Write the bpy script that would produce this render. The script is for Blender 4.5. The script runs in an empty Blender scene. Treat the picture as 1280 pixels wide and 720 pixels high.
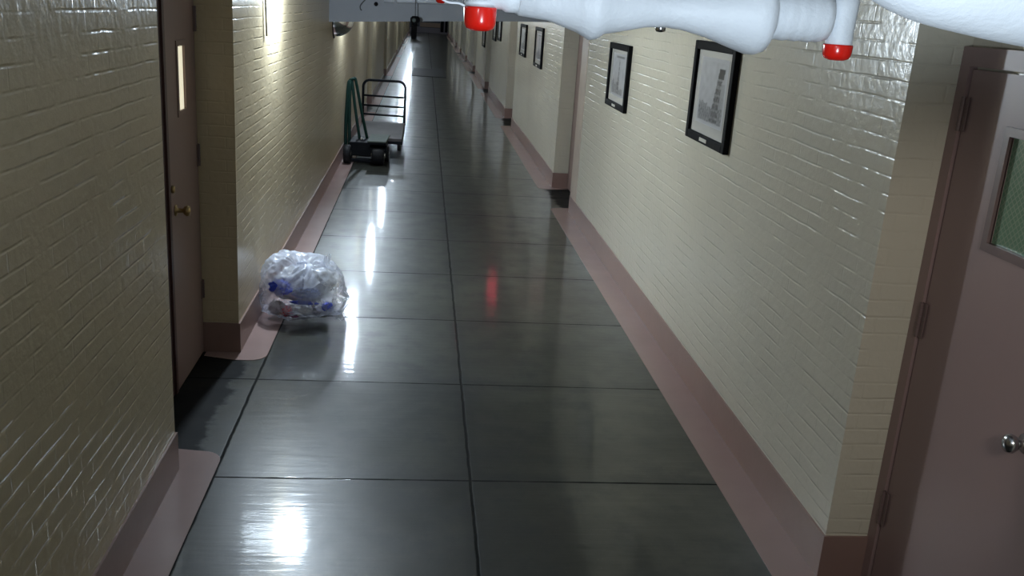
import bpy, bmesh, math, random
from mathutils import Vector, Matrix, noise

random.seed(7)
scene = bpy.context.scene
COL = scene.collection
PI = math.pi

# ------------------------------------------------------------------ helpers
def link(o, parent=None):
    COL.objects.link(o)
    if parent is not None:
        o.parent = parent
        o.matrix_parent_inverse = Matrix.Identity(4)
    return o

def tag(o, label=None, cat=None, group=None, kind=None):
    if label: o['label'] = label
    if cat: o['category'] = cat
    if group: o['group'] = group
    if kind: o['kind'] = kind
    return o

def thing(name, label, cat, loc=(0, 0, 0), rotz=0.0, group=None):
    o = bpy.data.objects.new(name, None)
    o.empty_display_size = 0.1
    link(o)
    o.location = loc
    o.rotation_euler = (0, 0, rotz)
    return tag(o, label, cat, group)

def obj(name, bm, m, parent=None, smooth=False, normals=True):
    if normals:
        bmesh.ops.recalc_face_normals(bm, faces=bm.faces[:])
    me = bpy.data.meshes.new(name)
    bm.to_mesh(me)
    bm.free()
    if smooth:
        for p in me.polygons: p.use_smooth = True
    me.materials.append(m)
    return link(bpy.data.objects.new(name, me), parent)

def bevel(o, w=0.004, seg=2):
    b = o.modifiers.new('bevel', 'BEVEL')
    b.width = w; b.segments = seg; b.limit_method = 'ANGLE'
    return o

def add_box(bm, x0, x1, y0, y1, z0, z1):
    vs = [bm.verts.new((x, y, z)) for z in (z0, z1) for y in (y0, y1) for x in (x0, x1)]
    for f in ((0, 1, 3, 2), (4, 6, 7, 5), (0, 4, 5, 1), (2, 3, 7, 6), (0, 2, 6, 4), (1, 5, 7, 3)):
        bm.faces.new([vs[i] for i in f])
    return bm

def box(*a): return add_box(bmesh.new(), *a)

def add_prism(bm, pts, z0, z1):
    lo = [bm.verts.new((x, y, z0)) for x, y in pts]
    hi = [bm.verts.new((x, y, z1)) for x, y in pts]
    n = len(pts)
    bm.faces.new(lo[::-1]); bm.faces.new(hi)
    for i in range(n):
        bm.faces.new((lo[i], lo[(i + 1) % n], hi[(i + 1) % n], hi[i]))
    return bm

def frame_for(d):
    d = d.normalized()
    a = Vector((0, 0, 1)) if abs(d.z) < 0.9 else Vector((1, 0, 0))
    u = d.cross(a).normalized()
    return u, d.cross(u).normalized()

def add_tube(bm, pts, r, seg=12, cap=True):
    pts = [Vector(p) for p in pts]
    rs = r if isinstance(r, (list, tuple)) else [r] * len(pts)
    rings, u = [], None
    for i, p in enumerate(pts):
        d = (pts[min(i + 1, len(pts) - 1)] - pts[max(i - 1, 0)])
        d.normalize()
        if u is None:
            u, v = frame_for(d)
        else:
            u = (u - d * u.dot(d)).normalized(); v = d.cross(u)
        rings.append([bm.verts.new(p + (u * math.cos(t) + v * math.sin(t)) * rs[i])
                      for t in (2 * PI * k / seg for k in range(seg))])
    for a, b in zip(rings, rings[1:]):
        for k in range(seg):
            bm.faces.new((a[k], a[(k + 1) % seg], b[(k + 1) % seg], b[k]))
    if cap:
        bm.faces.new(rings[0][::-1]); bm.faces.new(rings[-1])
    return bm

def tube(*a, **k): return add_tube(bmesh.new(), *a, **k)

def spline(pts, n=8):
    """Catmull-Rom through the points"""
    P = [Vector(p) for p in pts]
    P = [P[0] * 2 - P[1]] + P + [P[-1] * 2 - P[-2]]
    out = []
    for i in range(1, len(P) - 2):
        for k in range(n):
            t = k / n
            a, b, c, d = P[i - 1], P[i], P[i + 1], P[i + 2]
            out.append(0.5 * ((2 * b) + (c - a) * t + (2 * a - 5 * b + 4 * c - d) * t * t + (3 * b - a - 3 * c + d) * t ** 3))
    out.append(P[-2])
    return out

def add_lathe(bm, prof, origin, axis, seg=24):
    """prof: (radius, distance along the axis)"""
    o = Vector(origin); ax = Vector(axis).normalized(); u, v = frame_for(ax)
    rings = []
    for r, t in prof:
        if r < 1e-5:
            rings.append([bm.verts.new(o + ax * t)])
        else:
            rings.append([bm.verts.new(o + ax * t + (u * math.cos(a) + v * math.sin(a)) * r)
                          for a in (2 * PI * k / seg for k in range(seg))])
    for a, b in zip(rings, rings[1:]):
        for k in range(seg):
            k2 = (k + 1) % seg
            if len(a) == 1 and len(b) == 1: continue
            if len(a) == 1: bm.faces.new((a[0], b[k2], b[k]))
            elif len(b) == 1: bm.faces.new((a[k], a[k2], b[0]))
            else: bm.faces.new((a[k], a[k2], b[k2], b[k]))
    return bm

def lathe(*a, **k): return add_lathe(bmesh.new(), *a, **k)

# ------------------------------------------------------------------ materials
def new_mat(name):
    m = bpy.data.materials.new(name); m.use_nodes = True
    nt = m.node_tree
    return m, nt, nt.nodes['Principled BSDF']

class N:
    """small node-building helper"""
    def __init__(s, nt): s.nt = nt
    def add(s, t, **kw):
        n = s.nt.nodes.new(t)
        for k, v in kw.items(): setattr(n, k, v)
        return n
    def l(s, a, b): s.nt.links.new(a, b)
    def math(s, op, a, b=None, c=None):
        n = s.add('ShaderNodeMath', operation=op)
        for i, x in enumerate((a, b, c)):
            if x is None: continue
            if isinstance(x, (int, float)): n.inputs[i].default_value = x
            else: s.l(x, n.inputs[i])
        return n.outputs[0]
    def mix(s, fac, a, b):
        n = s.add('ShaderNodeMix', data_type='RGBA')
        for i, x in ((0, fac), (6, a), (7, b)):
            if isinstance(x, (int, float)): n.inputs[i].default_value = x
            elif isinstance(x, tuple): n.inputs[i].default_value = (*x, 1)
            else: s.l(x, n.inputs[i])
        return n.outputs[2]
    def noise(s, vec, scale, detail=4, rough=0.55):
        n = s.add('ShaderNodeTexNoise')
        n.inputs['Scale'].default_value = scale
        n.inputs['Detail'].default_value = detail
        n.inputs['Roughness'].default_value = rough
        if vec is not None: s.l(vec, n.inputs['Vector'])
        return n.outputs['Fac']
    def ramp(s, f, lo, hi):
        n = s.add('ShaderNodeMapRange', interpolation_type='SMOOTHSTEP')
        n.inputs[1].default_value = lo; n.inputs[2].default_value = hi
        s.l(f, n.inputs[0]); return n.outputs[0]

def paint(name, col, rough=0.4, spec=0.5, var=0.12, metal=0.0, scale=9.0, bump=0.0, coat=0.0):
    """a plain painted or moulded surface with a little mottling"""
    m, nt, p = new_mat(name); g = N(nt)
    tc = g.add('ShaderNodeTexCoord').outputs['Object']
    n = g.noise(tc, scale)
    lo = tuple(c * (1 - var) for c in col); hi = tuple(min(1, c * (1 + var)) for c in col)
    g.l(g.mix(n, lo, hi), p.inputs['Base Color'])
    p.inputs['Roughness'].default_value = rough
    p.inputs['Specular IOR Level'].default_value = spec
    p.inputs['Metallic'].default_value = metal
    p.inputs['Coat Weight'].default_value = coat
    if bump:
        b = g.add('ShaderNodeBump'); b.inputs['Strength'].default_value = bump; b.inputs['Distance'].default_value = 0.01
        g.l(g.noise(tc, scale * 4, 5), b.inputs['Height']); g.l(b.outputs[0], p.inputs['Normal'])
    return m

def brick(name, col, strength=0.9, rough=0.3):
    m, nt, p = new_mat(name); g = N(nt)
    tc = g.add('ShaderNodeTexCoord').outputs['Object']
    sx = g.add('ShaderNodeSeparateXYZ'); g.l(tc, sx.inputs[0])
    u = g.math('ADD', sx.outputs[0], sx.outputs[1])
    wob = g.noise(tc, 3.0, 2)
    z = g.math('ADD', sx.outputs[2], g.math('MULTIPLY', g.math('SUBTRACT', wob, 0.5), 0.018))
    cx = g.add('ShaderNodeCombineXYZ'); g.l(u, cx.inputs[0]); g.l(z, cx.inputs[1])
    b = g.add('ShaderNodeTexBrick')
    g.l(cx.outputs[0], b.inputs['Vector'])
    b.inputs['Scale'].default_value = 1.0
    b.inputs['Brick Width'].default_value = 0.205
    b.inputs['Row Height'].default_value = 0.0677
    b.inputs['Mortar Size'].default_value = 0.0075
    b.inputs['Mortar Smooth'].default_value = 1.0
    b.inputs['Color1'].default_value = (0.25, 0.25, 0.25, 1)
    b.inputs['Color2'].default_value = (0.75, 0.75, 0.75, 1)
    b.inputs['Mortar'].default_value = (0.5, 0.5, 0.5, 1)
    row = g.math('SUBTRACT', 1.0, g.ramp(g.math('PINGPONG', z, 0.03385), 0.0, 0.008))
    worn = g.ramp(g.noise(tc, 5, 3), 0.36, 0.72)
    h = g.math('MULTIPLY', g.math('ADD', g.math('MULTIPLY', b.outputs['Fac'], 0.45), g.math('MULTIPLY', row, 0.45)), g.math('MULTIPLY', worn, -1.15))
    per = g.add('ShaderNodeRGBToBW'); g.l(b.outputs['Color'], per.inputs[0])
    h = g.math('ADD', h, g.math('MULTIPLY', per.outputs[0], 0.35))
    h = g.math('ADD', h, g.math('MULTIPLY', g.noise(tc, 28, 3), 0.7))
    h = g.math('ADD', h, g.math('MULTIPLY', g.noise(tc, 7, 2), 0.8))
    bp = g.add('ShaderNodeBump'); bp.inputs['Strength'].default_value = strength; bp.inputs['Distance'].default_value = 0.006
    g.l(h, bp.inputs['Height']); g.l(bp.outputs[0], p.inputs['Normal'])
    dirt = g.noise(tc, 1.3, 4)
    c = g.mix(dirt, tuple(x * 0.9 for x in col), tuple(min(1, x * 1.08) for x in col))
    c = g.mix(g.math('MULTIPLY', b.outputs['Fac'], 0.06), c, tuple(x * 0.7 for x in col))
    g.l(c, p.inputs['Base Color'])
    p.inputs['Roughness'].default_value = rough
    p.inputs['Specular IOR Level'].default_value = 0.5
    return m

# corridor measures (metres; X across, Y down the corridor, Z up)
XL, XLs, XR, XRs = -1.089, -0.910, 1.725, 1.526
XLB, XRB = -1.320, 1.935          # backs of the door alcoves
XC = 0.300                         # centre joint
ZC = 2.75
YEND = 72.0
L_ALC = [(4.086, 5.653), (19.0, 20.75), (26.9, 28.9), (38.6, 40.6), (49.4, 51.4), (60.5, 62.3)]
R_ALC = [(2.05, 3.255), (10.36, 11.85), (17.9, 19.5), (24.8, 26.3), (31.6, 33.1), (38.0, 39.5), (44.0, 45.5), (50.5, 52.0), (57.5, 59.0), (64.5, 66.0)]

def floor_mat():
    m, nt, p = new_mat('polished_concrete'); g = N(nt)
    tc = g.add('ShaderNodeTexCoord').outputs['Object']
    s = g.add('ShaderNodeSeparateXYZ'); g.l(tc, s.inputs[0])
    X, Y = s.outputs[0], s.outputs[1]
    wob = g.math('MULTIPLY', g.math('SUBTRACT', g.noise(tc, 6, 3), 0.5), 0.012)
    def line(coord, at, w):
        d = g.math('ABSOLUTE', g.math('ADD', g.math('SUBTRACT', coord, at), wob))
        n = g.add('ShaderNodeMapRange', interpolation_type='SMOOTHSTEP')
        n.inputs[1].default_value = w * 0.35; n.inputs[2].default_value = w
        n.inputs[3].default_value = 1.0; n.inputs[4].default_value = 0.0
        g.l(d, n.inputs[0]); return n.outputs[0]
    j = line(X, XC, 0.011)
    j = g.math('MAXIMUM', j, line(X, XLs, 0.012))
    # cross joints every 1.19 m
    per = g.math('PINGPONG', g.math('SUBTRACT', Y, 4.03), 0.5945)
    j2 = line(per, 0.0, 0.009)
    j = g.math('MAXIMUM', j, j2)
    big = g.ramp(g.noise(tc, 1.1, 5, 0.6), 0.25, 0.75)
    mid = g.noise(tc, 4.5, 6, 0.65)
    fine = g.noise(tc, 60, 3)
    c = g.mix(big, (0.018, 0.020, 0.016), (0.054, 0.056, 0.043))
    c = g.mix(g.math('MULTIPLY', g.ramp(mid, 0.45, 0.68), 0.8), c, (0.022, 0.024, 0.022))
    c = g.mix(g.math('MULTIPLY', g.ramp(fine, 0.62, 0.8), 0.25), c, (0.12, 0.12, 0.105))
    # dirt gathers along the joints
    dirt = g.math('MAXIMUM', line(per, 0.0, 0.10), line(X, XC, 0.07))
    c = g.mix(g.math('MULTIPLY', g.math('MULTIPLY', dirt, mid), 0.9), c, (0.014, 0.015, 0.015))
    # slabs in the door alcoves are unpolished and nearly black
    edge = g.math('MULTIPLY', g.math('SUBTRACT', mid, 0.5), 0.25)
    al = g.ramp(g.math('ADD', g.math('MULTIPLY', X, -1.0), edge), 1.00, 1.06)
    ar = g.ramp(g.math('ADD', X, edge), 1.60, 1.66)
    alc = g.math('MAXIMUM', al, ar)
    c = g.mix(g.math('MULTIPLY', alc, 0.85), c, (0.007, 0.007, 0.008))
    c = g.mix(g.math('MULTIPLY', j, 0.85), c, (0.004, 0.004, 0.004))
    g.l(c, p.inputs['Base Color'])
    r = g.math('ADD', 0.26, g.math('MULTIPLY', mid, 0.2))
    r = g.math('ADD', r, g.math('MULTIPLY', j, 0.4))
    r = g.math('ADD', r, g.math('MULTIPLY', alc, 0.2))
    g.l(r, p.inputs['Roughness'])
    g.l(g.math('SUBTRACT', 0.30, g.math('MULTIPLY', g.math('MAXIMUM', j, alc), 0.22)), p.inputs['Specular IOR Level'])
    g.l(g.math('MULTIPLY', g.math('SUBTRACT', 1.0, g.math('MAXIMUM', j, alc)), 0.6), p.inputs['Coat Weight'])
    g.l(g.math('ADD', 0.04, g.math('MULTIPLY', mid, 0.09)), p.inputs['Coat Roughness'])
    mp = g.add('ShaderNodeMapping'); mp.inputs['Scale'].default_value = (2.5, 24.0, 1.0); g.l(tc, mp.inputs[0])
    h = g.math('ADD', g.math('MULTIPLY', j, -0.25), g.math('MULTIPLY', g.noise(tc, 3.2, 3), 0.55))
    h = g.math('ADD', h, g.math('MULTIPLY', g.noise(mp.outputs[0], 1.0, 3), 0.5))
    h = g.math('ADD', h, g.math('MULTIPLY', g.noise(tc, 22, 2), 0.05))
    # one slab beside the bag has settled a little
    cl = g.add('ShaderNodeClamp'); cl.inputs[1].default_value = 5.22; cl.inputs[2].default_value = 6.41; g.l(Y, cl.inputs[0])
    b0 = g.add('ShaderNodeBump'); b0.inputs['Distance'].default_value = 1.0
    left = g.math('LESS_THAN', X, XC)
    g.l(g.math('MULTIPLY', g.math('MULTIPLY', cl.outputs[0], left), -0.026), b0.inputs['Height'])
    b = g.add('ShaderNodeBump'); b.inputs['Strength'].default_value = 0.35; b.inputs['Distance'].default_value = 0.006
    g.l(b0.outputs[0], b.inputs['Normal'])
    g.l(h, b.inputs['Height']); g.l(b.outputs[0], p.inputs['Normal']); g.l(b.outputs[0], p.inputs['Coat Normal'])
    return m

M = {}
M['wall_l'] = brick('cream_brick', (0.60, 0.495, 0.325), 0.50, 0.24)
M['wall_r'] = brick('cream_brick_right', (0.63, 0.585, 0.475), 0.50, 0.26)
M['floor'] = floor_mat()
M['ceiling'] = paint('ceiling_paint', (0.2, 0.2, 0.2), 0.7, var=0.05)
M['pink'] = paint('dusty_pink_paint', (0.275, 0.175, 0.150), 0.34, var=0.10, scale=5, bump=0.08)
M['pink_floor'] = paint('dusty_pink_floor_paint', (0.33, 0.225, 0.205), 0.26, var=0.10, scale=4, bump=0.06)
M['door'] = paint('brown_pink_door_paint', (0.30, 0.205, 0.195), 0.42, var=0.05, scale=3)
M['door_l'] = paint('brown_door_paint', (0.27, 0.185, 0.165), 0.40, var=0.06, scale=3)
M['door_dark'] = paint('dark_red_brown_paint', (0.075, 0.033, 0.032), 0.4)
M['beam'] = paint('grey_concrete_paint', (0.235, 0.245, 0.27), 0.6, var=0.06, scale=4, bump=0.1)
M['black'] = paint('black_frame', (0.005, 0.005, 0.006), 0.6, spec=0.08)
M['mat_board'] = paint('mat_board', (0.56, 0.54, 0.50), 0.25, var=0.03)
M['white_pipe'] = paint('white_pipe_plaster', (0.82, 0.86, 0.90), 0.5, var=0.04, scale=14, bump=0.25)
M['red'] = paint('glossy_red_cap', (0.80, 0.015, 0.008), 0.22, var=0.08, coat=0.3)
M['steel'] = paint('brushed_steel', (0.55, 0.55, 0.56), 0.22, metal=1.0)
M['brass'] = paint('worn_brass', (0.42, 0.30, 0.14), 0.3, metal=1.0)
M['plate'] = paint('pale_plate', (0.6, 0.57, 0.5), 0.4)
M['hinge'] = paint('painted_hinge', (0.17, 0.115, 0.11), 0.35)
M['rubber'] = paint('black_rubber', (0.006, 0.006, 0.008), 0.6, spec=0.3)
M['green'] = paint('dark_green_enamel', (0.004, 0.018, 0.014), 0.4, spec=0.12)
M['black_metal'] = paint('black_enamel', (0.006, 0.007, 0.010), 0.55, spec=0.1)
M['grey_plate'] = paint('worn_grey_plate', (0.085, 0.10, 0.092), 0.7, spec=0.12, var=0.25)
M['deck'] = paint('scuffed_grey_deck', (0.075, 0.068, 0.068), 0.6, spec=0.15, var=0.25, scale=6)
M['brown'] = paint('brown_board', (0.24, 0.16, 0.11), 0.5)
M['navy'] = paint('dark_blue_door', (0.015, 0.016, 0.026), 0.4)
M['lilac'] = paint('grey_skirting', (0.15, 0.13, 0.15), 0.5)
M['wire'] = paint('dark_wire', (0.03, 0.03, 0.03), 0.5)

def mirror_mat():
    m, nt, p = new_mat('convex_mirror'); g = N(nt)
    p.inputs['Metallic'].default_value = 1.0
    tc = g.add('ShaderNodeTexCoord').outputs['Object']
    g.l(g.mix(g.noise(tc, 3), (0.72, 0.72, 0.72), (0.82, 0.82, 0.82)), p.inputs['Base Color'])
    p.inputs['Roughness'].default_value = 0.08
    return m
M['mirror'] = mirror_mat()

def glow(name, col, strength):
    m, nt, p = new_mat(name); g = N(nt)
    tc = g.add('ShaderNodeTexCoord').outputs['Object']
    g.l(g.mix(g.noise(tc, 9, 2), tuple(c * 0.88 for c in col), col), p.inputs['Emission Color'])
    p.inputs['Base Color'].default_value = (*col, 1)
    p.inputs['Emission Strength'].default_value = strength
    return m
M['slit'] = glow('lit_room_glass', (1.0, 0.93, 0.70), 0.75)
M['jar'] = glow('lit_lamp_jar', (0.86, 0.93, 1.0), 10.0)
M['exit_red'] = glow('red_lamp_glass', (1.0, 0.03, 0.10), 4.0)

def wired_glass():
    m, nt, p = new_mat('green_wired_glass'); g = N(nt)
    tc = g.add('ShaderNodeTexCoord').outputs['Object']
    s = g.add('ShaderNodeSeparateXYZ'); g.l(tc, s.inputs[0])
    a = g.math('ADD', s.outputs[1], s.outputs[2]); b = g.math('SUBTRACT', s.outputs[1], s.outputs[2])
    def lines(v):
        d = g.math('PINGPONG', v, 0.0125)
        return g.math('SUBTRACT', 1.0, g.ramp(d, 0.0008, 0.0028))
    w = g.math('MAXIMUM', lines(a), lines(b))
    n = g.noise(tc, 40, 2)
    c = g.mix(n, (0.10, 0.19, 0.12), (0.17, 0.27, 0.18))
    c = g.mix(g.math('MULTIPLY', w, 0.55), c, (0.32, 0.38, 0.28))
    g.l(c, p.inputs['Base Color']); p.inputs['Roughness'].default_value = 0.2
    return m
M['wired'] = wired_glass()

def vcol_mat():
    m, nt, p = new_mat('pencil_drawing'); g = N(nt)
    a = g.add('ShaderNodeVertexColor'); a.layer_name = 'tone'
    g.l(a.outputs[0], p.inputs['Base Color']); p.inputs['Roughness'].default_value = 0.3
    return m
M['drawing'] = vcol_mat()

def bag_mat():
    m, nt, p = new_mat('clear_white_plastic_film'); g = N(nt)
    out = nt.nodes['Material Output']
    tc = g.add('ShaderNodeTexCoord').outputs['Object']
    p.inputs['Base Color'].default_value = (0.82, 0.87, 1.0, 1)
    p.inputs['Roughness'].default_value = 0.2
    p.inputs['Specular IOR Level'].default_value = 0.9
    p.inputs['Coat Weight'].default_value = 1.0; p.inputs['Coat Roughness'].default_value = 0.1
    tr = g.add('ShaderNodeBsdfTransparent'); tr.inputs[0].default_value = (0.97, 0.97, 1, 1)
    tl = g.add('ShaderNodeBsdfTranslucent'); tl.inputs[0].default_value = (0.85, 0.88, 0.95, 1)
    mx0 = g.add('ShaderNodeMixShader'); mx0.inputs[0].default_value = 0.35
    g.l(p.outputs[0], mx0.inputs[1]); g.l(tl.outputs[0], mx0.inputs[2])
    lw = g.add('ShaderNodeLayerWeight'); lw.inputs['Blend'].default_value = 0.45
    n = g.noise(tc, 9, 5, 0.6)
    f = g.math('ADD', g.math('MULTIPLY', g.ramp(n, 0.35, 0.7), 0.36), 0.07)
    f = g.math('ADD', f, g.math('MULTIPLY', lw.outputs['Facing'], 0.42))
    sz = g.add('ShaderNodeSeparateXYZ'); g.l(tc, sz.inputs[0])
    f = g.math('ADD', f, g.math('MULTIPLY', g.ramp(sz.outputs[2], 0.20, 0.42), 0.28))
    f = g.math('MINIMUM', f, 0.95)
    mx = g.add('ShaderNodeMixShader'); g.l(f, mx.inputs[0])
    g.l(tr.outputs[0], mx.inputs[1]); g.l(mx0.outputs[0], mx.inputs[2])
    b = g.add('ShaderNodeBump'); b.inputs['Strength'].default_value = 0.6; b.inputs['Distance'].default_value = 0.02
    g.l(g.noise(tc, 16, 4, 0.6), b.inputs['Height'])
    g.l(b.outputs[0], p.inputs['Normal'])
    g.l(mx.outputs[0], out.inputs['Surface'])
    return m
M['bag'] = bag_mat()
M['blue'] = paint('blue_plastic', (0.02, 0.06, 0.62), 0.35, var=0.35, scale=20)
M['pale_blue'] = paint('pale_blue_film', (0.50, 0.58, 1.0), 0.35, var=0.25, scale=20)
M['redcup'] = paint('red_can', (0.45, 0.03, 0.05), 0.3)
M['paper'] = paint('crumpled_paper', (0.72, 0.72, 0.70), 0.6, scale=20)
M['dark_trash'] = paint('dark_wrapper', (0.05, 0.045, 0.06), 0.35, var=0.4, scale=20)
M['grey_trash'] = paint('grey_wrapper', (0.28, 0.27, 0.30), 0.35, var=0.6, scale=24)
M['tan_trash'] = paint('tan_wrapper', (0.22, 0.18, 0.17), 0.4, var=0.6, scale=24)
M['magenta'] = paint('magenta_wrapper', (0.35, 0.06, 0.22), 0.35, var=0.4, scale=20)

# ------------------------------------------------------------------ setting
def structure(o): o['kind'] = 'structure'; return o

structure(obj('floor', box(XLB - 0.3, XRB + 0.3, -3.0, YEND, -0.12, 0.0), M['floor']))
structure(obj('ceiling', box(XLB - 0.3, XRB + 0.3, -3.0, YEND, ZC, ZC + 0.12), M['ceiling']))

def wall_outline(x, xb, alcoves, y0, y1):
    pts = [(x, y0)]
    for a, b in alcoves: pts += [(x, a), (xb, a), (xb, b), (x, b)]
    return pts + [(x, y1)]

def side_wall(name, x, xb, alcoves, xo, mat):
    pts = wall_outline(x, xb, alcoves, -3.0, YEND) + [(xo, YEND), (xo, -3.0)]
    return structure(obj(name, add_prism(bmesh.new(), pts, 0.0, ZC), mat))
side_wall('wall_left', XL, XLB, L_ALC, XLB - 0.3, M['wall_l'])
side_wall('wall_right', XR, XRB, R_ALC, XRB + 0.3, M['wall_r'])
structure(obj('wall_back', box(XL, XR, YEND, YEND + 0.2, 0, ZC), M['lilac']))
structure(obj('wall_front', box(XL, XR, -3.2, -3.0, 0, ZC), M['wall_r']))

# painted skirting bands, one run of wall at a time, with a return into the alcove
HB, TB = 0.195, 0.010
def skirting(name, x, xb, y0, y1, sgn, ret0, ret1):
    """sgn: +1 the wall faces +X. ret0/ret1: the band turns into the alcove at that end"""
    bm = bmesh.new(); t = TB * sgn
    pts = [(x, y0 - (TB if ret0 else 0)), (x + t, y0 - (TB if ret0 else 0)), (x + t, y1 + (TB if ret1 else 0)), (x, y1 + (TB if ret1 else 0))]
    add_prism(bm, pts, 0.0, HB)
    if ret0: add_prism(bm, [(xb, y0 - TB), (x, y0 - TB), (x, y0), (xb, y0)], 0.0, HB)
    if ret1: add_prism(bm, [(xb, y1), (x, y1), (x, y1 + TB), (xb, y1 + TB)], 0.0, HB)
    return structure(obj(name, bm, M['pink']))

def runs(alcoves):
    out, y = [], -3.0
    for a, b in alcoves: out.append((y, a)); y = b
    out.append((y, YEND)); return out

def strip(name, x, xs, y0, y1, round0, round1, xb):
    """the painted border on the floor with its rounded ends lapping into the alcoves"""
    s = 1 if xs > x else -1
    r = 0.10
    pts = []
    if round0:
        pts += [(x - s * 0.20, y0 - 0.08), (x, y0 - 0.14)]
        for k in range(7):
            a = PI / 2 * k / 6
            pts.append((xs - s * r + s * r * math.sin(a), y0 - 0.14 + r - r * math.cos(a)))
    else:
        pts += [(x, y0), (xs, y0)]
    if round1:
        for k in range(7):
            a = PI / 2 * k / 6
            pts.append((xs - s * r + s * r * math.cos(a), y1 + 0.20 - r + r * math.sin(a)))
        pts += [(x - s * 0.05, y1 + 0.22), (x - s * 0.20, y1 + 0.22)]
        pts += [(x - s * 0.20, y1), (x, y1)]
    else:
        pts += [(x, y1)]
    if round0: pts += [(x, y0), (x - s * 0.20, y0)]
    return structure(obj(name, add_prism(bmesh.new(), pts, 0.0, 0.003), M['pink_floor']))

n_trim = 0
for x, xs, xb, alc, sgn, side in ((XL, XLs, XLB, L_ALC, 1, 'left'), (XR, XRs, XRB, R_ALC, -1, 'right')):
    rr = runs(alc)
    for i, (a, b) in enumerate(rr):
        if side == 'right' and i == 0: continue      # behind the camera
        skirting('baseboard_' + side, x, xb, a, b, sgn, i > 0, i < len(rr) - 1)
        n_trim += 1
        strip('trim_%d' % n_trim, x, xs, a, b, i > 0, i < len(rr) - 1, xb)

# pink painted corner strip on the far end of the long right wall
structure(obj('trim_%d' % (n_trim + 1), box(XR - 0.006, XR + 0.004, 9.98, 10.36, HB, 2.2), paint('pale_pink_edge', (0.52, 0.43, 0.36), 0.4)))

# concrete beam across the corridor; its soffit is lower on the left
bm = bmesh.new()
prof = [(XL, 1.905), (0.085, 1.985), (1.0, 2.043), (XR, 2.075), (XR, ZC), (XL, ZC)]
f = [bm.verts.new((x, 11.25, z)) for x, z in prof]; b = [bm.verts.new((x, 11.62, z)) for x, z in prof]
bm.faces.new(f); bm.faces.new(b[::-1])
for i in range(6): bm.faces.new((f[i], b[i], b[(i + 1) % 6], f[(i + 1) % 6]))
bm_beam = obj('ceiling_beam', bm, M['beam']); structure(bm_beam)

# ------------------------------------------------------------------ doors
def leaf_bm(x0, x1, y0, y1, z0, z1, win=None):
    if not win: return box(x0, x1, y0, y1, z0, z1)
    a, b, c, d = win
    bm = bmesh.new()
    add_box(bm, x0, x1, y0, a, z0, z1); add_box(bm, x0, x1, b, y1, z0, z1)
    add_box(bm, x0, x1, a, b, z0, c); add_box(bm, x0, x1, a, b, d, z1)
    return bm
def rim_bm(x0, x1, y0, y1, z0, z1, w):
    bm = bmesh.new()
    add_box(bm, x0, x1, y0, y0 + w, z0, z1); add_box(bm, x0, x1, y1 - w, y1, z0, z1)
    add_box(bm, x0, x1, y0 + w, y1 - w, z0, z0 + w); add_box(bm, x0, x1, y0 + w, y1 - w, z1 - w, z1)
    return bm
def hinge(x, y, z0, z1, sgn, parent):
    bm = bmesh.new()
    add_tube(bm, [(x, y, z0), (x, y, z1)], 0.008, 10)
    for k in range(1, 5):
        z = z0 + (z1 - z0) * k / 5
        add_tube(bm, [(x, y, z - 0.002), (x, y, z + 0.002)], 0.0095, 10)
    add_box(bm, x - sgn * 0.007, x - sgn * 0.003, y - 0.03, y + 0.03, z0, z1)
    return obj('hinge', bm, M['hinge'], parent)

# right door, opens toward us; hinged at its far side
xd = 1.915
d1 = structure(obj('door_1', leaf_bm(xd, xd + 0.018, 2.27, 3.185, 0.012, 2.095, (2.56, 2.885, 1.545, 1.905)), M['door']))
obj('door_frame', leaf_bm(xd - 0.012, XRB, 2.051, 3.254, 0.0, 2.19, None) if False else
    add_box(add_box(bmesh.new(), xd - 0.010, XRB, 3.195, 3.254, 0.0, 2.17), xd - 0.010, XRB, 2.06, 3.195, 2.105, 2.17), M['door'], d1)
obj('window_frame', rim_bm(xd - 0.012, xd + 0.004, 2.535, 2.915, 1.515, 1.93, 0.03), M['hinge'], d1)
obj('window_pane', box(xd + 0.006, xd + 0.012, 2.56, 2.885, 1.545, 1.905), M['wired'], d1)['label'] = 'green wired glass pane'
for z0, z1 in ((1.88, 2.0), (1.10, 1.235), (0.295, 0.44)): hinge(xd - 0.012, 3.19, z0, z1, -1, d1)
kb = obj('door_knob', lathe([(0, 0.0), (0.033, 0.0), (0.033, 0.006), (0.012, 0.010), (0.011, 0.030), (0.024, 0.038), (0.031, 0.052), (0.028, 0.066), (0.014, 0.074), (0, 0.075)],
    (xd, 2.485, 1.0), (-1, 0, 0)), M['steel'], d1, True)
kb['label'] = 'round polished steel knob'

# left double door: a dark fixed leaf nearer us and the brown active leaf
xd = -1.302
d2 = structure(obj('door_2', leaf_bm(xd - 0.016, xd, 4.985, 5.63, 0.012, 2.14, (5.235, 5.375, 1.545, 1.885)), M['door_l']))
obj('door_frame', add_box(add_box(bmesh.new(), XLB, xd - 0.004, 5.635, 5.652, 0, 2.2), XLB, xd - 0.004, 4.09, 5.635, 2.15, 2.2), M['door_l'], d2)
fl = obj('fixed_leaf', leaf_bm(xd - 0.016, xd - 0.005, 4.10, 4.955, 0.012, 2.14), M['door_dark'], d2); fl['label'] = 'dark red-brown fixed leaf'
obj('astragal', box(xd - 0.012, xd + 0.006, 4.945, 4.985, 0.012, 2.14), M['door_dark'], d2)
obj('window_frame', rim_bm(xd - 0.002, xd + 0.006, 5.205, 5.405, 1.515, 1.915, 0.03), M['door_l'], d2)
obj('window_pane', box(xd - 0.012, xd - 0.006, 5.235, 5.375, 1.545, 1.885), M['slit'], d2)['label'] = 'pane lit from the room behind'
for z0, z1 in ((1.95, 2.09), (1.18, 1.31), (0.36, 0.475)): hinge(xd + 0.006, 5.636, z0, z1, 1, d2)
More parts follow.
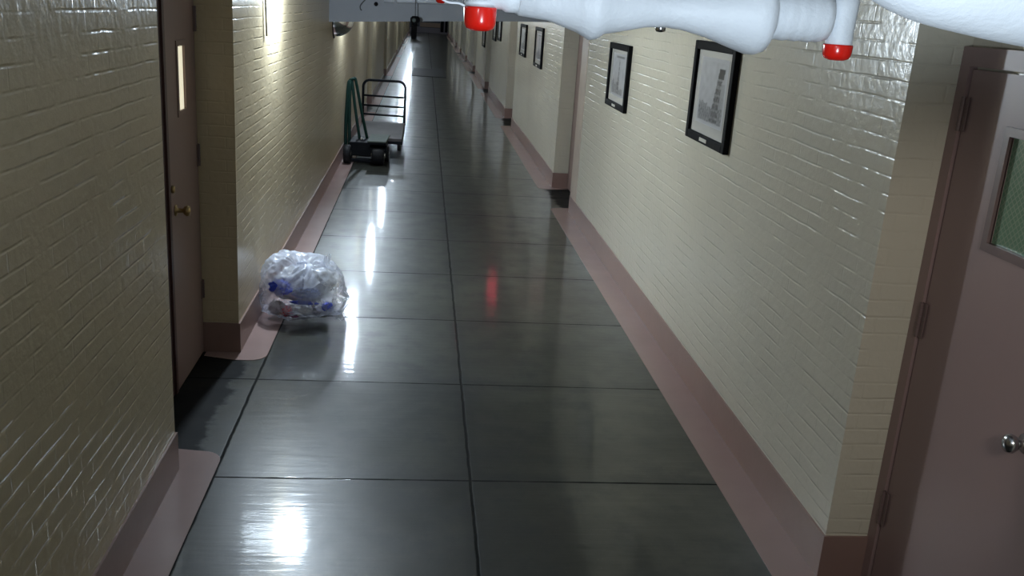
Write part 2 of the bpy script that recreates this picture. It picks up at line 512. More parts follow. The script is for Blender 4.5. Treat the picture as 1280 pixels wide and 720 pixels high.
bm = lathe([(0, 0.0), (0.032, 0.0), (0.032, 0.005), (0.013, 0.010), (0.012, 0.040), (0.024, 0.048), (0.030, 0.060), (0.026, 0.074), (0, 0.080)], (xd, 5.085, 1.03), (1, 0, 0))
obj('door_knob', bm, M['brass'], d2, True)['label'] = 'brass knob'
obj('deadbolt', lathe([(0, 0), (0.022, 0), (0.02, 0.012), (0.012, 0.014), (0, 0.016)], (xd, 5.03, 1.155), (1, 0, 0)), M['brass'], d2, True)['label'] = 'small brass deadbolt cylinder'

# plain brown doors in the far alcoves, seen only as slivers
k = 2
for x, alc, s in ((XLB, L_ALC[1:], 1), (XRB, R_ALC[1:], -1)):
    for a, b in alc[:4]:
        k += 1
        x0, x1 = sorted((x, x + s * 0.02))
        d = structure(obj('door_%d' % k, box(x0, x1, a + 0.35, b - 0.06, 0.012, 2.1), M['door_l'] if s < 0 else M['door_dark']))
        obj('door_frame', add_box(add_box(bmesh.new(), x0, x1, b - 0.055, b - 0.002, 0, 2.16), x0, x1, a + 0.3, b - 0.055, 2.105, 2.16), M['door_l'] if s < 0 else M['door_dark'], d)
        if s > 0:
            add = bmesh.new()
            add_box(add, x1, x1 + 0.008, b - 0.20, b - 0.12, 0.92, 1.14)
            add_tube(add, [(x1, b - 0.16, 1.05), (x1 + 0.07, b - 0.16, 1.05), (x1 + 0.07, b - 0.27, 1.05)], 0.012, 8)
            obj('door_handle', add, M['black'], d)

# end wall: dark double door with a brown rail, and two dark side panels
k += 1
de = structure(obj('door_%d' % k, box(-0.33, 1.17, YEND - 0.06, YEND, 0.0, 2.2), M['navy']))
obj('kick_rail', box(-0.33, 1.17, YEND - 0.09, YEND - 0.06, 0.42, 0.74), M['brown'], de)['label'] = 'brown rail'
obj('kick_plate', box(-0.33, 1.17, YEND - 0.08, YEND - 0.06, 0.02, 0.38), M['lilac'], de)
for a, b in ((1.20, 1.42), (1.52, 1.70)):
    k += 1
    structure(obj('door_%d' % k, box(a, b, YEND - 0.05, YEND, 0.12, 2.2), M['black']))

# ------------------------------------------------------------------ pictures on the right wall
def drawing_mesh(name, w, h, seed, kind):
    """a grey pencil view drawn as tones on a fine grid; local X along the wall, Z up, facing -Y"""
    nx, nz = 44, 62
    rnd = random.Random(seed)
    blocks = [(rnd.uniform(0, 1), rnd.uniform(.06, .16), rnd.uniform(.12, .36)) for _ in range(9)]
    tx = 0.66 if kind == 0 else 0.52
    def tone(u, v):
        n = noise.noise(Vector((u * 9 + seed, v * 9, 0))) * 0.5 + 0.5
        n2 = noise.noise(Vector((u * 26 + seed, v * 26, 3))) * 0.5 + 0.5
        t = 0.60 - 0.10 * n
        edge = min(u, 1 - u, v, 1 - v)
        for bx, bw, bh in blocks:
            if abs(u - bx) < bw and v < bh * (0.85 + 0.3 * n): t = min(t, 0.26 + 0.30 * n2)
        lean = tx + (v - 0.2) * (0.16 if kind == 0 else 0.0)
        hw = (0.14 - 0.085 * v) if kind == 0 else (0.07 - 0.055 * v)
        if abs(u - lean) < hw and 0.08 < v < 0.86:
            t = 0.20 + 0.26 * n2
            if int(v * 26) % 3 == 0: t += 0.10
        if kind == 0 and abs(u - lean - 0.03) < 0.10 and 0.72 < v < 0.86: t = 0.15 + 0.2 * n2
        if kind == 0 and u > lean and 0.15 < v < 0.66: t = min(t, 0.40 + 0.14 * n2)
        if kind == 1 and 0.90 < v and 0.25 < u < 0.85: t = 0.34
        if edge < 0.05: t = 0.58 * (1 - 0.0) - 0.02 * n2
        return t
    bm = bmesh.new()
    g = [[bm.verts.new((-w / 2 + w * i / nx, 0, -h / 2 + h * j / nz)) for i in range(nx + 1)] for j in range(nz + 1)]
    for j in range(nz):
        for i in range(nx): bm.faces.new((g[j][i], g[j][i + 1], g[j + 1][i + 1], g[j + 1][i]))
    me = bpy.data.meshes.new(name); bm.to_mesh(me); bm.free()
    ca = me.color_attributes.new('tone', 'FLOAT_COLOR', 'POINT')
    for v in me.vertices:
        t = tone(v.co.x / w + 0.5, v.co.z / h + 0.5); t = max(0.03, 0.50 - (0.60 - t) * 1.45)
        ca.data[v.index].color = (t, t, t * 1.03, 1)
    me.materials.append(M['drawing'])
    return me

def picture(yn, yf, z0, z1, label, seed, kind, full=True):
    """yn..yf along the wall, faces -X. Built in local axes: X along the wall toward us, Y into the room, Z up"""
    w, h = yf - yn, z1 - z0
    t = thing('framed_picture', label, 'picture', (XR, (yn + yf) / 2, (z0 + z1) / 2), PI / 2, 'framed pictures along the right wall')
    fw = 0.052
    bm = bmesh.new()
    add_box(bm, -w / 2, -w / 2 + fw, 0.0, 0.035, -h / 2, h / 2); add_box(bm, w / 2 - fw, w / 2, 0.0, 0.035, -h / 2, h / 2)
    add_box(bm, -w / 2 + fw, w / 2 - fw, 0.0, 0.035, -h / 2, -h / 2 + fw); add_box(bm, -w / 2 + fw, w / 2 - fw, 0.0, 0.035, h / 2 - fw, h / 2)
    bevel(obj('frame', bm, M['black'], t), 0.006)
    obj('mat_board', box(-w / 2 + fw - 0.004, w / 2 - fw + 0.004, 0.004, 0.014, -h / 2 + fw - 0.004, h / 2 - fw + 0.004), M['mat_board'], t)
    me = drawing_mesh('drawing', w * 0.66, h * 0.66, seed, kind)
    d = link(bpy.data.objects.new('drawing', me), t); d.location = (0, 0.0155, h * 0.02); d.rotation_euler = (0, 0, PI)
    if full:
        obj('name_plate', box(-0.07, 0.07, 0.034, 0.038, -h / 2 + 0.016, -h / 2 + 0.036), M['plate'], t)['label'] = 'small pale metal name plate'
    return t
picture(5.10, 5.90, 1.482, 2.080, 'black-framed pencil drawing of a tall tower, the nearest and largest-looking picture', 3, 0)
picture(7.84, 8.68, 1.402, 1.957, 'black-framed drawing of a slim spire, second picture from the camera', 11, 1)
picture(13.80, 14.72, 1.365, 1.943, 'black-framed drawing just past the first doorway, nearer of the pair there', 21, 1)
picture(16.10, 17.05, 1.405, 1.938, 'black-framed drawing past the first doorway, farther of the pair there', 33, 0)
picture(21.50, 22.44, 1.457, 1.93, 'narrow-looking black-framed drawing, nearer of the pair right of the red cap', 41, 1, False)
picture(23.0, 24.0, 1.40, 1.92, 'narrow-looking black-framed drawing right beside the red cap', 55, 0, False)
picture(27.1, 28.2, 1.07, 1.62, 'low dark framed picture far along the wall below the red cap', 65, 1, False)
picture(34.0, 35.0, 1.42, 1.95, 'tiny dark framed picture farthest down the corridor, left of the red cap', 75, 0, False)

# ------------------------------------------------------------------ pipes near the camera
def x_at(t): return t
def pipe_z(x): return 2.226 + (x - 1.10) * 0.0
ins = thing('insulated_pipe', 'white plastered pipe with two flared joint bulges running across under the ceiling', 'pipe', (0.24, 2.6, 2.222))
prof = [(0.0, 0.0), (0.040, 0.0), (0.046, 0.01), (0.055, 0.09), (0.078, 0.17), (0.098, 0.205), (0.095, 0.225), (0.082, 0.245), (0.068, 0.30), (0.055, 0.36), (0.050, 0.41),
        (0.056, 0.46), (0.072, 0.53), (0.095, 0.60), (0.111, 0.645), (0.113, 0.668), (0.105, 0.688), (0.075, 0.700), (0.070, 0.705)]
bm = lathe(prof, (0, 0, 0), (1, 0, 0.004), 40)
for v in bm.verts:
    n = noise.noise(v.co * 14) * 0.0035 + noise.noise(v.co * 40) * 0.0014
    v.co += Vector((0, v.co.y, v.co.z)).normalized() * n if v.co.yz.length > 1e-4 else Vector()
obj('insulation', bm, M['white_pipe'], ins, True)
bm = lathe([(0.070, 0.69)] + [(0.068 + 0.0015 * math.sin(i * 2.1), 0.70 + i * 0.012) for i in range(13)] + [(0.062, 0.866), (0.0, 0.885)], (0, 0, 0.003), (1, 0, 0.002), 32)
obj('pipe', bm, M['white_pipe'], ins, True)
obj('hanger_rod', tube([(0.43, 0, 0.04), (0.43, 0, ZC - 2.222)], 0.006, 8), M['steel'], ins)

def drop(name, label, x, y, zt, zb, r, cap_h, tee_z, group):
    t = thing(name, label, 'pipe cap', (x, y, zb), 0, group)
    H = zt - zb
    obj('stub', lathe([(0, cap_h - 0.005), (r * 0.93, cap_h - 0.005), (r * 0.93, cap_h + 0.012), (r * 0.90, cap_h + 0.03), (r * 0.97, H * 0.75), (r, H), (0, H)], (0, 0, 0), (0, 0, 1), 32), M['white_pipe'], t, True)
    obj('cap', lathe([(0, 0), (r * 0.55, 0.001), (r * 0.86, 0.007), (r * 0.97, 0.016), (r, 0.026), (r * 1.02, cap_h - 0.004), (r * 1.0, cap_h), (r * 0.9, cap_h), (0, cap_h)], (0, 0, 0), (0, 0, 1), 32), M['red'], t, True)['label'] = 'glossy red cap'
    return t
G = 'red-capped pipe drops'
t1 = drop('capped_pipe_drop', 'white pipe stub with a red cap below the big white pipe, rightmost of three', 1.152, 2.6, 2.30, 2.113, 0.040, 0.044, 0, G)
t2 = drop('capped_pipe_drop', 'large red cap on a white stub over the middle of the corridor', 0.136, 2.4, 2.21, 2.135, 0.040, 0.058, 0, G)
# the cross fitting above the middle cap
obj('fitting', lathe([(0, -0.036), (0.034, -0.034), (0.040, -0.02), (0.040, 0.05), (0.046, 0.06), (0.046, 0.09), (0.03, 0.095), (0, 0.095)], (0.002, 0, 0.095), (1, 0, 0), 28), M['white_pipe'], t2, True)
obj('pull_wire', tube(spline([(-0.04, -0.01, 0.058), (-0.055, -0.015, 0.063), (-0.085, -0.02, 0.065), (-0.12, -0.02, 0.085)], 5), 0.0028, 8), M['white_pipe'], t2)
obj('hanger_rod', tube([(0, 0, 0.07), (0, 0, ZC - 2.135)], 0.012, 8), M['white_pipe'], t2)
t3 = drop('capped_pipe_drop', 'small dark red cap at the top edge, leftmost of three', 0.050, 3.2, 2.30, 2.194, 0.019, 0.05, 0, G)
obj('hanger_rod', tube([(0, 0, 0.10), (0, 0, ZC - 2.194)], 0.008, 8), M['white_pipe'], t3)

big = thing('large_white_pipe', 'thick glossy white pipe sweeping to the upper right, nearest the camera', 'pipe', (1.1, 2.0, 2.3))
path = spline([(-0.175, 0.02, 0.45), (-0.165, 0.02, 0.22), (-0.13, 0.0, 0.115), (-0.04, 0.0, 0.062), (0.10, 0.0, 0.036), (0.25, 0.0, 0.018), (0.62, 0.0, -0.02)], 7)
obj('pipe_run', tube(path, 0.135, 40), M['white_pipe'], big, True)
# clevis hanger of which only the tip shows against the wall behind the pipe
hg = thing('pipe_hanger', 'small grey hanger tip under the white pipe between the two wall pictures', 'hanger', (0.672, 2.72, 2.16))
obj('clevis', lathe([(0, -0.004), (0.012, -0.002), (0.016, 0.004), (0.014, 0.02), (0.006, 0.025), (0.006, 0.59)], (0, 0, 0), (0, 0, 1), 16), M['steel'], hg, True)

# ------------------------------------------------------------------ beam fittings
cd = thing('conduit', 'thin pale conduit fixed along the upper face of the concrete beam', 'conduit', (-0.47, 11.20, 2.19))
obj('conduit_pipe', tube([(0, 0, 0), (0.3, 0, 0.012), (1.6, 0, 0.055)], 0.032, 14), paint('pale_grey_conduit', (0.5, 0.53, 0.58), 0.5), cd, True)
for x in (0.12, 0.9): obj('strap', box(x, x + 0.03, -0.036, 0.05, -0.03, 0.06), M['beam'], cd)
cb = thing('cable_loop', 'thin dark cable loop hanging on the left part of the beam', 'cable', (-0.72, 11.246, 2.06))
obj('cable', tube(spline([(0.12, 0, 0.16), (0.04, 0, 0.115), (-0.015, 0, 0.05), (-0.015, 0, 0.01), (0.0, 0, -0.005)], 6), 0.006, 8), M['wire'], cb, True)
obj('clip', lathe([(0, 0), (0.022, 0.002), (0.024, 0.02), (0.012, 0.03), (0, 0.03)], (0.16, 0.012, 0.075), (0, -1, 0), 14), M['black'], cb, True)

hd = thing('hanging_device', 'small black device hanging on a thin wire in front of the concrete beam', 'device', (-0.108, 11.12, 1.98))
obj('wire', tube([(0, 0, 0.05), (-0.004, 0, 0.3), (-0.01, 0, ZC - 1.98)], 0.0045, 6), M['wire'], hd)
bm = lathe([(0, 0.055), (0.035, 0.052), (0.055, 0.03), (0.056, 0.0), (0.04, -0.03), (0.03, -0.055), (0, -0.06)], (0, 0, 0), (0, 0, 1), 18)
obj('housing', bm, M['black'], hd, True)
for b_ in ((-0.055, -0.042, -0.02, 0.02, -0.07, 0.02), (0.03, 0.05, -0.03, 0.01, -0.06, 0.0)): obj('bracket', box(*b_), M['black_metal'], hd)
obj('lens', lathe([(0, 0), (0.024, 0.0), (0.022, 0.012), (0.010, 0.018), (0, 0.018)], (-0.012, -0.045, 0.008), (-0.1, -1, -0.1), 16), M['grey_plate'], hd, True)['label'] = 'pale lens'

# dome mirror on the left wall just beyond the beam
mr = thing('dome_mirror', 'half-round convex safety mirror on the left wall just past the beam', 'mirror', (XL, 11.85, 1.925))
bm = lathe([(0.205 * math.cos(a), 0.235 * math.sin(a)) for a in (PI / 2 * i / 12 for i in range(13))], (0.005, 0, 0), (1, 0, 0), 40)
obj('mirror_dome', bm, M['mirror'], mr, True)
bm = bmesh.new()
ring = [(0.0, 0.215 * math.cos(a), 0.215 * math.sin(a)) for a in (2 * PI * i / 40 for i in range(41))]
add_tube(bm, ring, 0.012, 8)
obj('rim', bm, M['black'], mr, True)

# ------------------------------------------------------------------ platform truck and dolly by the left wall
def wheel(parent, x, y, r, w, axis=(1, 0, 0), name='wheel'):
    o = obj(name, lathe([(0, -w / 2), (r * 0.45, -w / 2), (r * 0.55, -w * 0.3), (r * 0.85, -w / 2), (r * 0.97, -w * 0.4), (r, 0), (r * 0.97, w * 0.4), (r * 0.85, w / 2), (r * 0.55, w * 0.3), (r * 0.45, w / 2), (0, w / 2)],
        (x, y, r), axis, 22), M['rubber'], parent, True)
    obj('hub', lathe([(0, -w * 0.58), (r * 0.3, -w * 0.55), (r * 0.3, w * 0.55), (0, w * 0.58)], (x, y, r), axis, 14), M['steel'], o, True)
    return o
pt = thing('platform_truck', 'flat platform truck with a tubular push handle, parked beyond the dolly', 'cart', (-0.62, 14.9, 0))
bevel(obj('deck', box(-0.35, 0.35, -1.0, 0.95, 0.185, 0.235), M['deck'], pt), 0.008)
obj('deck_frame', rim_bm(-0.355, 0.355, -1.005, 0.955, 0.16, 0.19, 0.05) if False else
    add_box(add_box(add_box(add_box(bmesh.new(), -0.355, -0.33, -1.005, 0.955, 0.15, 0.195), 0.33, 0.355, -1.005, 0.955, 0.15, 0.195), -0.33, 0.33, -1.005, -0.97, 0.15, 0.195), -0.33, 0.33, 0.92, 0.955, 0.15, 0.195), M['black_metal'], pt)
hx, hy = 0.345, 0.90
loop = [(-hx, hy, 0.2)] + [(-hx, hy, 0.72)] + [(-hx + 0.11 - 0.11 * math.cos(a), hy, 0.80 + 0.11 * math.sin(a)) for a in (PI / 2 * i / 6 for i in range(7))]
loop += [(hx - 0.11 + 0.11 * math.sin(a), hy, 0.80 + 0.11 * math.cos(a)) for a in (PI / 2 * i / 6 for i in range(7))] + [(hx, hy, 0.72), (hx, hy, 0.2)]
obj('push_handle', tube(loop, 0.021, 12), M['black_metal'], pt, True)
for z in (0.66, 0.50, 0.355): obj('crossbar', tube([(-hx, hy, z), (hx, hy, z - 0.01)], 0.016, 10), M['black_metal'], pt, True)
for x, y in ((0.30, -0.62), (-0.28, -0.62), (0.28, 0.72), (-0.28, 0.72)):
    wheel(pt, x, y, 0.085, 0.05)
    obj('caster_fork', add_box(add_box(box(x - 0.032, x + 0.032, y - 0.03, y + 0.03, 0.172, 0.186), x - 0.034, x - 0.028, y - 0.02, y + 0.02, 0.08, 0.18), x + 0.028, x + 0.034, y - 0.02, y + 0.02, 0.08, 0.18), M['steel'], pt)

dl = thing('wheeled_dolly', 'low black wheeled dolly with grey top plate and green A-frame handle by left wall', 'dolly', (-0.70, 13.2, 0))
bevel(obj('chassis', box(-0.27, 0.235, -0.20, 0.42, 0.10, 0.29), M['black_metal'], dl), 0.012)
bm = bmesh.new()
add_prism(bm, [(-0.02, -0.36), (0.235, -0.36), (0.265, 0.36), (0.0, 0.36)], 0.315, 0.335)
bevel(obj('top_plate', bm, M['grey_plate'], dl), 0.004)
obj('plate_support', box(-0.01, 0.235, -0.34, 0.3, 0.24, 0.316), M['black_metal'], dl)
bevel(obj('axle_box', box(-0.24, 0.06, -0.30, -0.24, 0.03, 0.07), M['black_metal'], dl), 0.005)
wheel(dl, -0.29, -0.28, 0.13, 0.10)
wheel(dl, 0.13, -0.28, 0.13, 0.17)
wheel(dl, 0.24, 0.05, 0.11, 0.06)
wheel(dl, -0.29, 0.36, 0.10, 0.06)
obj('fork_cover', box(0.02, 0.25, -0.34, -0.20, 0.19, 0.285), M['black_metal'], dl)
for pts in ([(-0.345, 0.10, 0.16), (-0.345, 0.15, 0.55), (-0.325, 0.20, 1.00), (-0.305, 0.22, 1.08)],
            [(-0.290, 0.10, 0.16), (-0.300, 0.16, 0.60), (-0.305, 0.22, 1.08)],):
    obj('upright', tube(spline(pts, 6), 0.024, 12), M['green'], dl, True)
for pts in ([(-0.145, 0.12, 0.26), (-0.21, 0.18, 0.62), (-0.275, 0.24, 1.06), (-0.262, 0.24, 1.10)],
            [(-0.045, 0.22, 0.26), (-0.13, 0.24, 0.62), (-0.225, 0.26, 1.07), (-0.255, 0.24, 1.10)]):
    obj('brace', tube(spline(pts, 6), 0.021, 12), M['green'], dl, True)
obj('handle_cap', tube([(-0.31, 0.22, 1.08), (-0.28, 0.23, 1.10), (-0.25, 0.24, 1.10)], 0.02, 12), M['green'], dl, True)
obj('latch', lathe([(0, 0), (0.02, 0.0), (0.022, 0.02), (0.012, 0.045), (0, 0.05)], (-0.115, -0.02, 0.288), (0, 0, 1), 14), M['steel'], dl, True)

# ------------------------------------------------------------------ rubbish bag and what shows through it
BC = Vector((-0.79, 6.42, 0.0))
bg = thing('rubbish_bag', 'full translucent white plastic rubbish bag slumped on the floor by the left wall', 'bag', BC)
bm = bmesh.new()
bmesh.ops.create_icosphere(bm, subdivisions=6, radius=1.0)
knot = Vector((0.01, -0.10, 0.44))
for v in bm.verts:
    d = v.co.normalized()
    ang = math.atan2(d.y, d.x)
    # slumped body: flat base, shoulders higher on the left, lower lobe on the right
    rx = 0.285 + 0.015 * math.cos(2 * ang); ry = 0.27
    if d.x > 0: rx *= 1.0 - 0.06 * d.z if d.z > 0 else 1.02
    def sp(c, e): return math.copysign(abs(c) ** e, c)
    p = Vector((sp(d.x, 0.85 if d.z > 0 else 0.7) * rx, sp(d.y, 0.85 if d.z > 0 else 0.7) * ry, 0.0))
    top = 0.43 + 0.11 * max(0.0, -d.x) + 0.05 * max(0, d.y)
    p.z = 0.17 + sp(d.z, 0.72 if d.z > 0 else 0.5) * (top - 0.17 if d.z > 0 else 0.168)
    if d.z < 0: p.x *= 1.0 + 0.02 * d.z; p.y *= 1.0 + 0.05 * d.z
    if p.z < 0.17 and d.x > 0.5: p.x += 0.03 * (d.x - 0.5) * 2
    # gathers running to the tie point
    q = p - knot; dist = q.length
    a2 = math.atan2(q.x, -q.y + 0.6 * q.z)
    pleat = math.sin(a2 * 17 + 3 * noise.noise(p * 6)) * 0.5 + math.sin(a2 * 29 + 1.3) * 0.25
    fade = math.exp(-(dist / 0.17) ** 2)
    out = Vector((d.x, d.y, d.z * 0.8)).normalized()
    p += out * pleat * 0.016 * fade
    p -= out * 0.045 * math.exp(-(dist / 0.06) ** 2)
    rid = 0.0
    for s, w in ((4.5, 0.045), (9.5, 0.034), (19.0, 0.018), (38.0, 0.007)):
        rid += (0.5 - abs(noise.noise(p * s + Vector((4.1, 2.2, 9.7))))) * w
    p += out * (rid - 0.042)
    p.z = max(p.z, 0.006 + 0.002 * noise.noise(p * 20))
    v.co = p
o = obj('bag_film', bm, M['bag'], bg, True)
# tied neck with two ears, and a loose corner at the upper right and lower right
def film_fin(name, pts_a, pts_b, nseg=10):
    bm = bmesh.new(); A = spline(pts_a, nseg); B = spline(pts_b, nseg); rows = []
    for i, (a, b) in enumerate(zip(A, B)):
        rows.append([bm.verts.new(a.lerp(b, t) + Vector((0, 0.008 * math.sin(t * 9 + i * 0.6), 0.006 * math.sin(t * 7 + i)))) for t in (k / 8 for k in range(9))])
    for r0, r1 in zip(rows, rows[1:]):
        for k in range(8): bm.faces.new((r0[k], r0[k + 1], r1[k + 1], r1[k]))
    return obj(name, bm, M['bag'], bg, True)
film_fin('bag_ear', [(-0.01, -0.12, 0.43), (-0.05, -0.20, 0.37), (-0.12, -0.275, 0.29)], [(0.02, -0.12, 0.43), (0.03, -0.22, 0.37), (0.03, -0.30, 0.265)])
film_fin('bag_ear', [(0.01, -0.12, 0.43), (0.04, -0.21, 0.37), (0.04, -0.30, 0.275)], [(0.03, -0.11, 0.43), (0.09, -0.18, 0.38), (0.15, -0.26, 0.315)])
film_fin('bag_ear', [(0.08, 0.0, 0.38), (0.14, -0.04, 0.43), (0.185, -0.05, 0.475)], [(0.16, -0.02, 0.35), (0.19, -0.05, 0.40), (0.20, -0.05, 0.465)])
film_fin('bag_corner', [(0.22, -0.10, 0.15), (0.27, -0.15, 0.10), (0.31, -0.18, 0.055)], [(0.22, -0.10, 0.03), (0.28, -0.15, 0.02), (0.31, -0.17, 0.035)])
bm = tube(spline([(-0.02, -0.12, 0.415), (0.01, -0.135, 0.425), (0.035, -0.115, 0.42), (0.015, -0.09, 0.425)], 6), 0.011, 10)
obj('bag_knot', bm, M['bag'], bg, True)

def wad(name, label, cat, c, s, m, seed, rot=0.0, crumple=0.35):
    bm = bmesh.new(); bmesh.ops.create_icosphere(bm, subdivisions=4, radius=1.0)
    for v in bm.verts:
        n = sum((0.5 - abs(noise.noise(v.co * f + Vector((seed, seed * 1.7, 0))))) * w for f, w in ((1.4, 1.0), (3.1, 0.6), (6.5, 0.3)))
        v.co *= 1 + (n - 0.6) * crumple
        v.co = Vector((v.co.x * s[0], v.co.y * s[1], v.co.z * s[2]))
    o = obj(name, bm, m, None, True)
    o.location = BC + Vector(c); o.rotation_euler = (0.3, rot, 0.4)
    return tag(o, label, cat, 'rubbish inside the clear bag')
wad('plastic_packaging', 'crumpled deep blue plastic at the upper left inside the rubbish bag', 'packaging', (-0.13, -0.165, 0.25), (0.085, 0.04, 0.055), M['blue'], 1.0, 0.3)
wad('plastic_packaging', 'crumpled pale blue film in the middle of the rubbish bag', 'packaging', (0.05, -0.215, 0.235), (0.10, 0.025, 0.045), M['pale_blue'], 2.0, 0.1)
wad('plastic_packaging', 'small dark blue wad at the lower right inside the rubbish bag', 'packaging', (0.19, -0.16, 0.12), (0.04, 0.035, 0.035), M['blue'], 3.0)
wad('plastic_packaging', 'flat blue scrap below the pale film inside the rubbish bag', 'packaging', (0.04, -0.225, 0.165), (0.10, 0.016, 0.014), M['blue'], 5.0, 0.15)
wad('paper_wad', 'white crumpled paper at the bottom centre inside the rubbish bag', 'paper', (0.02, -0.17, 0.10), (0.07, 0.045, 0.05), M['paper'], 7.0)
wad('paper_wad', 'white crumpled paper filling the upper back of the rubbish bag', 'paper', (0.0, 0.06, 0.22), (0.22, 0.12, 0.14), M['paper'], 8.0)
wad('food_wrapper', 'brownish crumpled wrapper at the bottom left inside the rubbish bag', 'wrapper', (-0.165, -0.08, 0.075), (0.06, 0.06, 0.045), M['tan_trash'], 9.0)
wad('food_wrapper', 'dark magenta wrapper near the bottom left inside the rubbish bag', 'wrapper', (-0.025, -0.17, 0.065), (0.05, 0.02, 0.03), M['magenta'], 10.0)
wad('food_wrapper', 'grey wrapper at the bottom right inside the rubbish bag', 'wrapper', (0.14, -0.09, 0.07), (0.07, 0.06, 0.045), M['grey_trash'], 12.0)
can = thing('drink_can', 'red drink can end at the lower left inside the rubbish bag', 'can', BC + Vector((-0.095, -0.215, 0.085)), 0, 'rubbish inside the clear bag')
obj('can_body', lathe([(0, 0), (0.027, 0), (0.032, 0.006), (0.032, 0.06), (0.026, 0.068), (0, 0.068)], (0, 0, 0), (0.2, 1, 0.1), 24), M['redcup'], can, True)
obj('can_end', lathe([(0.0, 0), (0.025, 0), (0.027, 0.003), (0.0, 0.003)], (0, -0.004, 0), (0.2, 1, 0.1), 24), M['redcup'], can, True)

# ------------------------------------------------------------------ far things
bevel(tag(obj('floor_mat', box(-0.32, 0.72, 29.4, 32.9, 0.0, 0.012), M['rubber']), 'dark mat lying across the floor far down the corridor', 'mat'), 0.005)
fs = thing('upright_bin', 'narrow dark upright bin far down the corridor by the left wall', 'bin', (-0.62, 59.0, 0))
bevel(obj('body', add_prism(bmesh.new(), [(-0.17, -0.17), (0.17, -0.17), (0.17, 0.17), (-0.17, 0.17)], 0.04, 0.95), M['black'], fs), 0.02)
obj('base', box(-0.15, 0.15, -0.15, 0.15, 0.0, 0.04), M['black'], fs)
bevel(obj('lid', box(-0.19, 0.19, -0.19, 0.19, 0.95, 1.03), M['black_metal'], fs), 0.02)

# ------------------------------------------------------------------ lamps and added fill lights
COOL = (0.73, 0.87, 1.0)
def point(name, loc, power, radius, col=COOL):
    l = bpy.data.lights.new(name, 'POINT'); l.energy = power; l.shadow_soft_size = radius; l.color = col
    o = bpy.data.objects.new(name, l); o.location = loc; COL.objects.link(o); return o
# the wall lamp just above the picture, with its hanging cord
wl = thing('wall_lamp', 'lit wall lamp with a short dark cord at the top of the left wall', 'lamp', (XL, 7.05, 2.30))
obj('back_plate', lathe([(0, 0), (0.055, 0), (0.055, 0.02), (0.03, 0.03), (0, 0.03)], (0, 0, 0.06), (1, 0, 0), 20), M['steel'], wl, True)
obj('lamp_holder', lathe([(0, 0), (0.04, 0), (0.045, 0.05), (0.02, 0.06), (0, 0.06)], (0.09, 0, 0.07), (0, 0, 1), 20), M['steel'], wl, True)
obj('holder_arm', tube([(0.02, 0, 0.10), (0.09, 0, 0.11)], 0.012, 10), M['steel'], wl, True)
obj('cord', tube(spline([(0.012, -0.04, 0.06), (0.010, -0.20, 0.02), (0.010, -0.30, -0.14), (0.012, -0.30, -0.30), (0.012, -0.28, -0.40)], 6), 0.006, 8), M['wire'], wl, True)
point('lamp_1', (-0.975, 7.15, 2.24), 195, 0.055)
for i, y in enumerate((12.95, 17.0, 21.6, 29.8, 38.0, 47.0, 56.0, 66.0)):
    point('lamp_%d' % (i + 2), (-0.90 if i == 0 else -0.85, y, 2.14 if i == 0 else 2.32), (85, 60, 45, 60, 60, 70, 70, 70)[i], 0.04)
# added fill light just above the camera, no fixture there
point('lamp_near', (-0.55, 0.2, 2.42), 14, 0.10)
# spot added only to brighten the pipework, tipped up from below
sl = bpy.data.lights.new('flood_lamp', 'SPOT'); sl.energy = 108; sl.spot_size = math.radians(104); sl.spot_blend = 0.3; sl.shadow_soft_size = 0.08; sl.color = (0.74, 0.87, 1.0)
so = bpy.data.objects.new('flood_lamp', sl); so.location = (0.40, 0.75, 1.83); COL.objects.link(so)
so.rotation_euler = (Vector((0.62, 1.75, 3.15)) - so.location).to_track_quat('-Z', 'Y').to_euler()
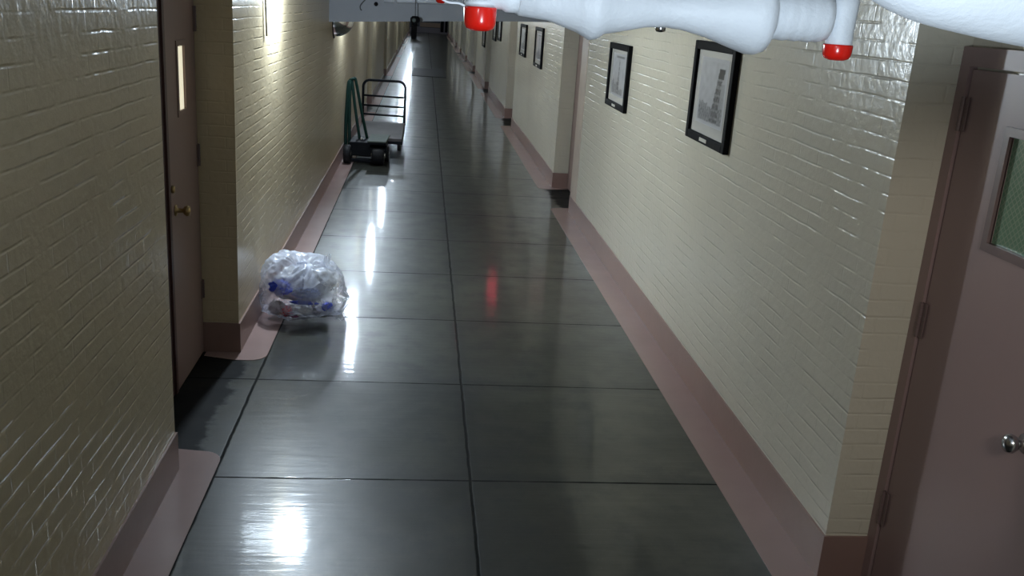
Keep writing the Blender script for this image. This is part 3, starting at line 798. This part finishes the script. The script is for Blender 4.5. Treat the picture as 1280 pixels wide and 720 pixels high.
# a second added spot fills the doorway return on the right
s2 = bpy.data.lights.new('doorway_flood_lamp', 'SPOT'); s2.energy = 50; s2.spot_size = math.radians(46); s2.spot_blend = 0.8; s2.shadow_soft_size = 0.12; s2.color = (1.0, 0.95, 0.88)
so2 = bpy.data.objects.new('doorway_flood_lamp', s2); so2.location = (1.1, 0.7, 2.0); COL.objects.link(so2)
so2.rotation_euler = (Vector((1.80, 3.25, 1.0)) - so2.location).to_track_quat('-Z', 'Y').to_euler()
# red signal lamp hung beyond the beam; the floor mirrors it
el = thing('red_signal_lamp', 'small red ceiling lamp beyond the beam, mirrored pink in the floor', 'lamp', (1.27, 14.7, 2.28))
obj('globe', lathe([(0.085 * math.sin(a), -0.10 * math.cos(a)) for a in (PI * i / 10 for i in range(11))], (0, 0, 0), (0, 0, 1), 16), M['exit_red'], el, True)
obj('stem', tube([(0, 0, 0.08), (0, 0, ZC - 2.28)], 0.012, 8), M['steel'], el)

w = bpy.data.worlds.new('World'); scene.world = w; w.use_nodes = True
w.node_tree.nodes['Background'].inputs[0].default_value = (0.4, 0.45, 0.5, 1)
w.node_tree.nodes['Background'].inputs[1].default_value = 0.02

# ------------------------------------------------------------------ camera
yaw, pitch, roll, F = 0.1084, -0.2915, 0.0680, 1164.93
fwd = Vector((math.sin(yaw) * math.cos(pitch), math.cos(yaw) * math.cos(pitch), math.sin(pitch)))
rt = Vector((math.cos(yaw), -math.sin(yaw), 0)); up = rt.cross(fwd)
r2 = rt * math.cos(roll) + up * math.sin(roll); u2 = up * math.cos(roll) - rt * math.sin(roll)
cam = bpy.data.cameras.new('camera'); co = bpy.data.objects.new('camera', cam); COL.objects.link(co)
m = Matrix((r2, u2, -fwd)).transposed().to_4x4(); m.translation = Vector((0, 0, 2.196))
co.matrix_world = m
cam.sensor_width = 36; cam.lens = 36 * F / 1280; cam.clip_start = 0.05; cam.clip_end = 300
scene.camera = co

scene.view_settings.view_transform = 'Standard'
scene.view_settings.look = 'None'
scene.view_settings.exposure = 0.0
scene.cycles.max_bounces = 10
scene.cycles.transparent_max_bounces = 16
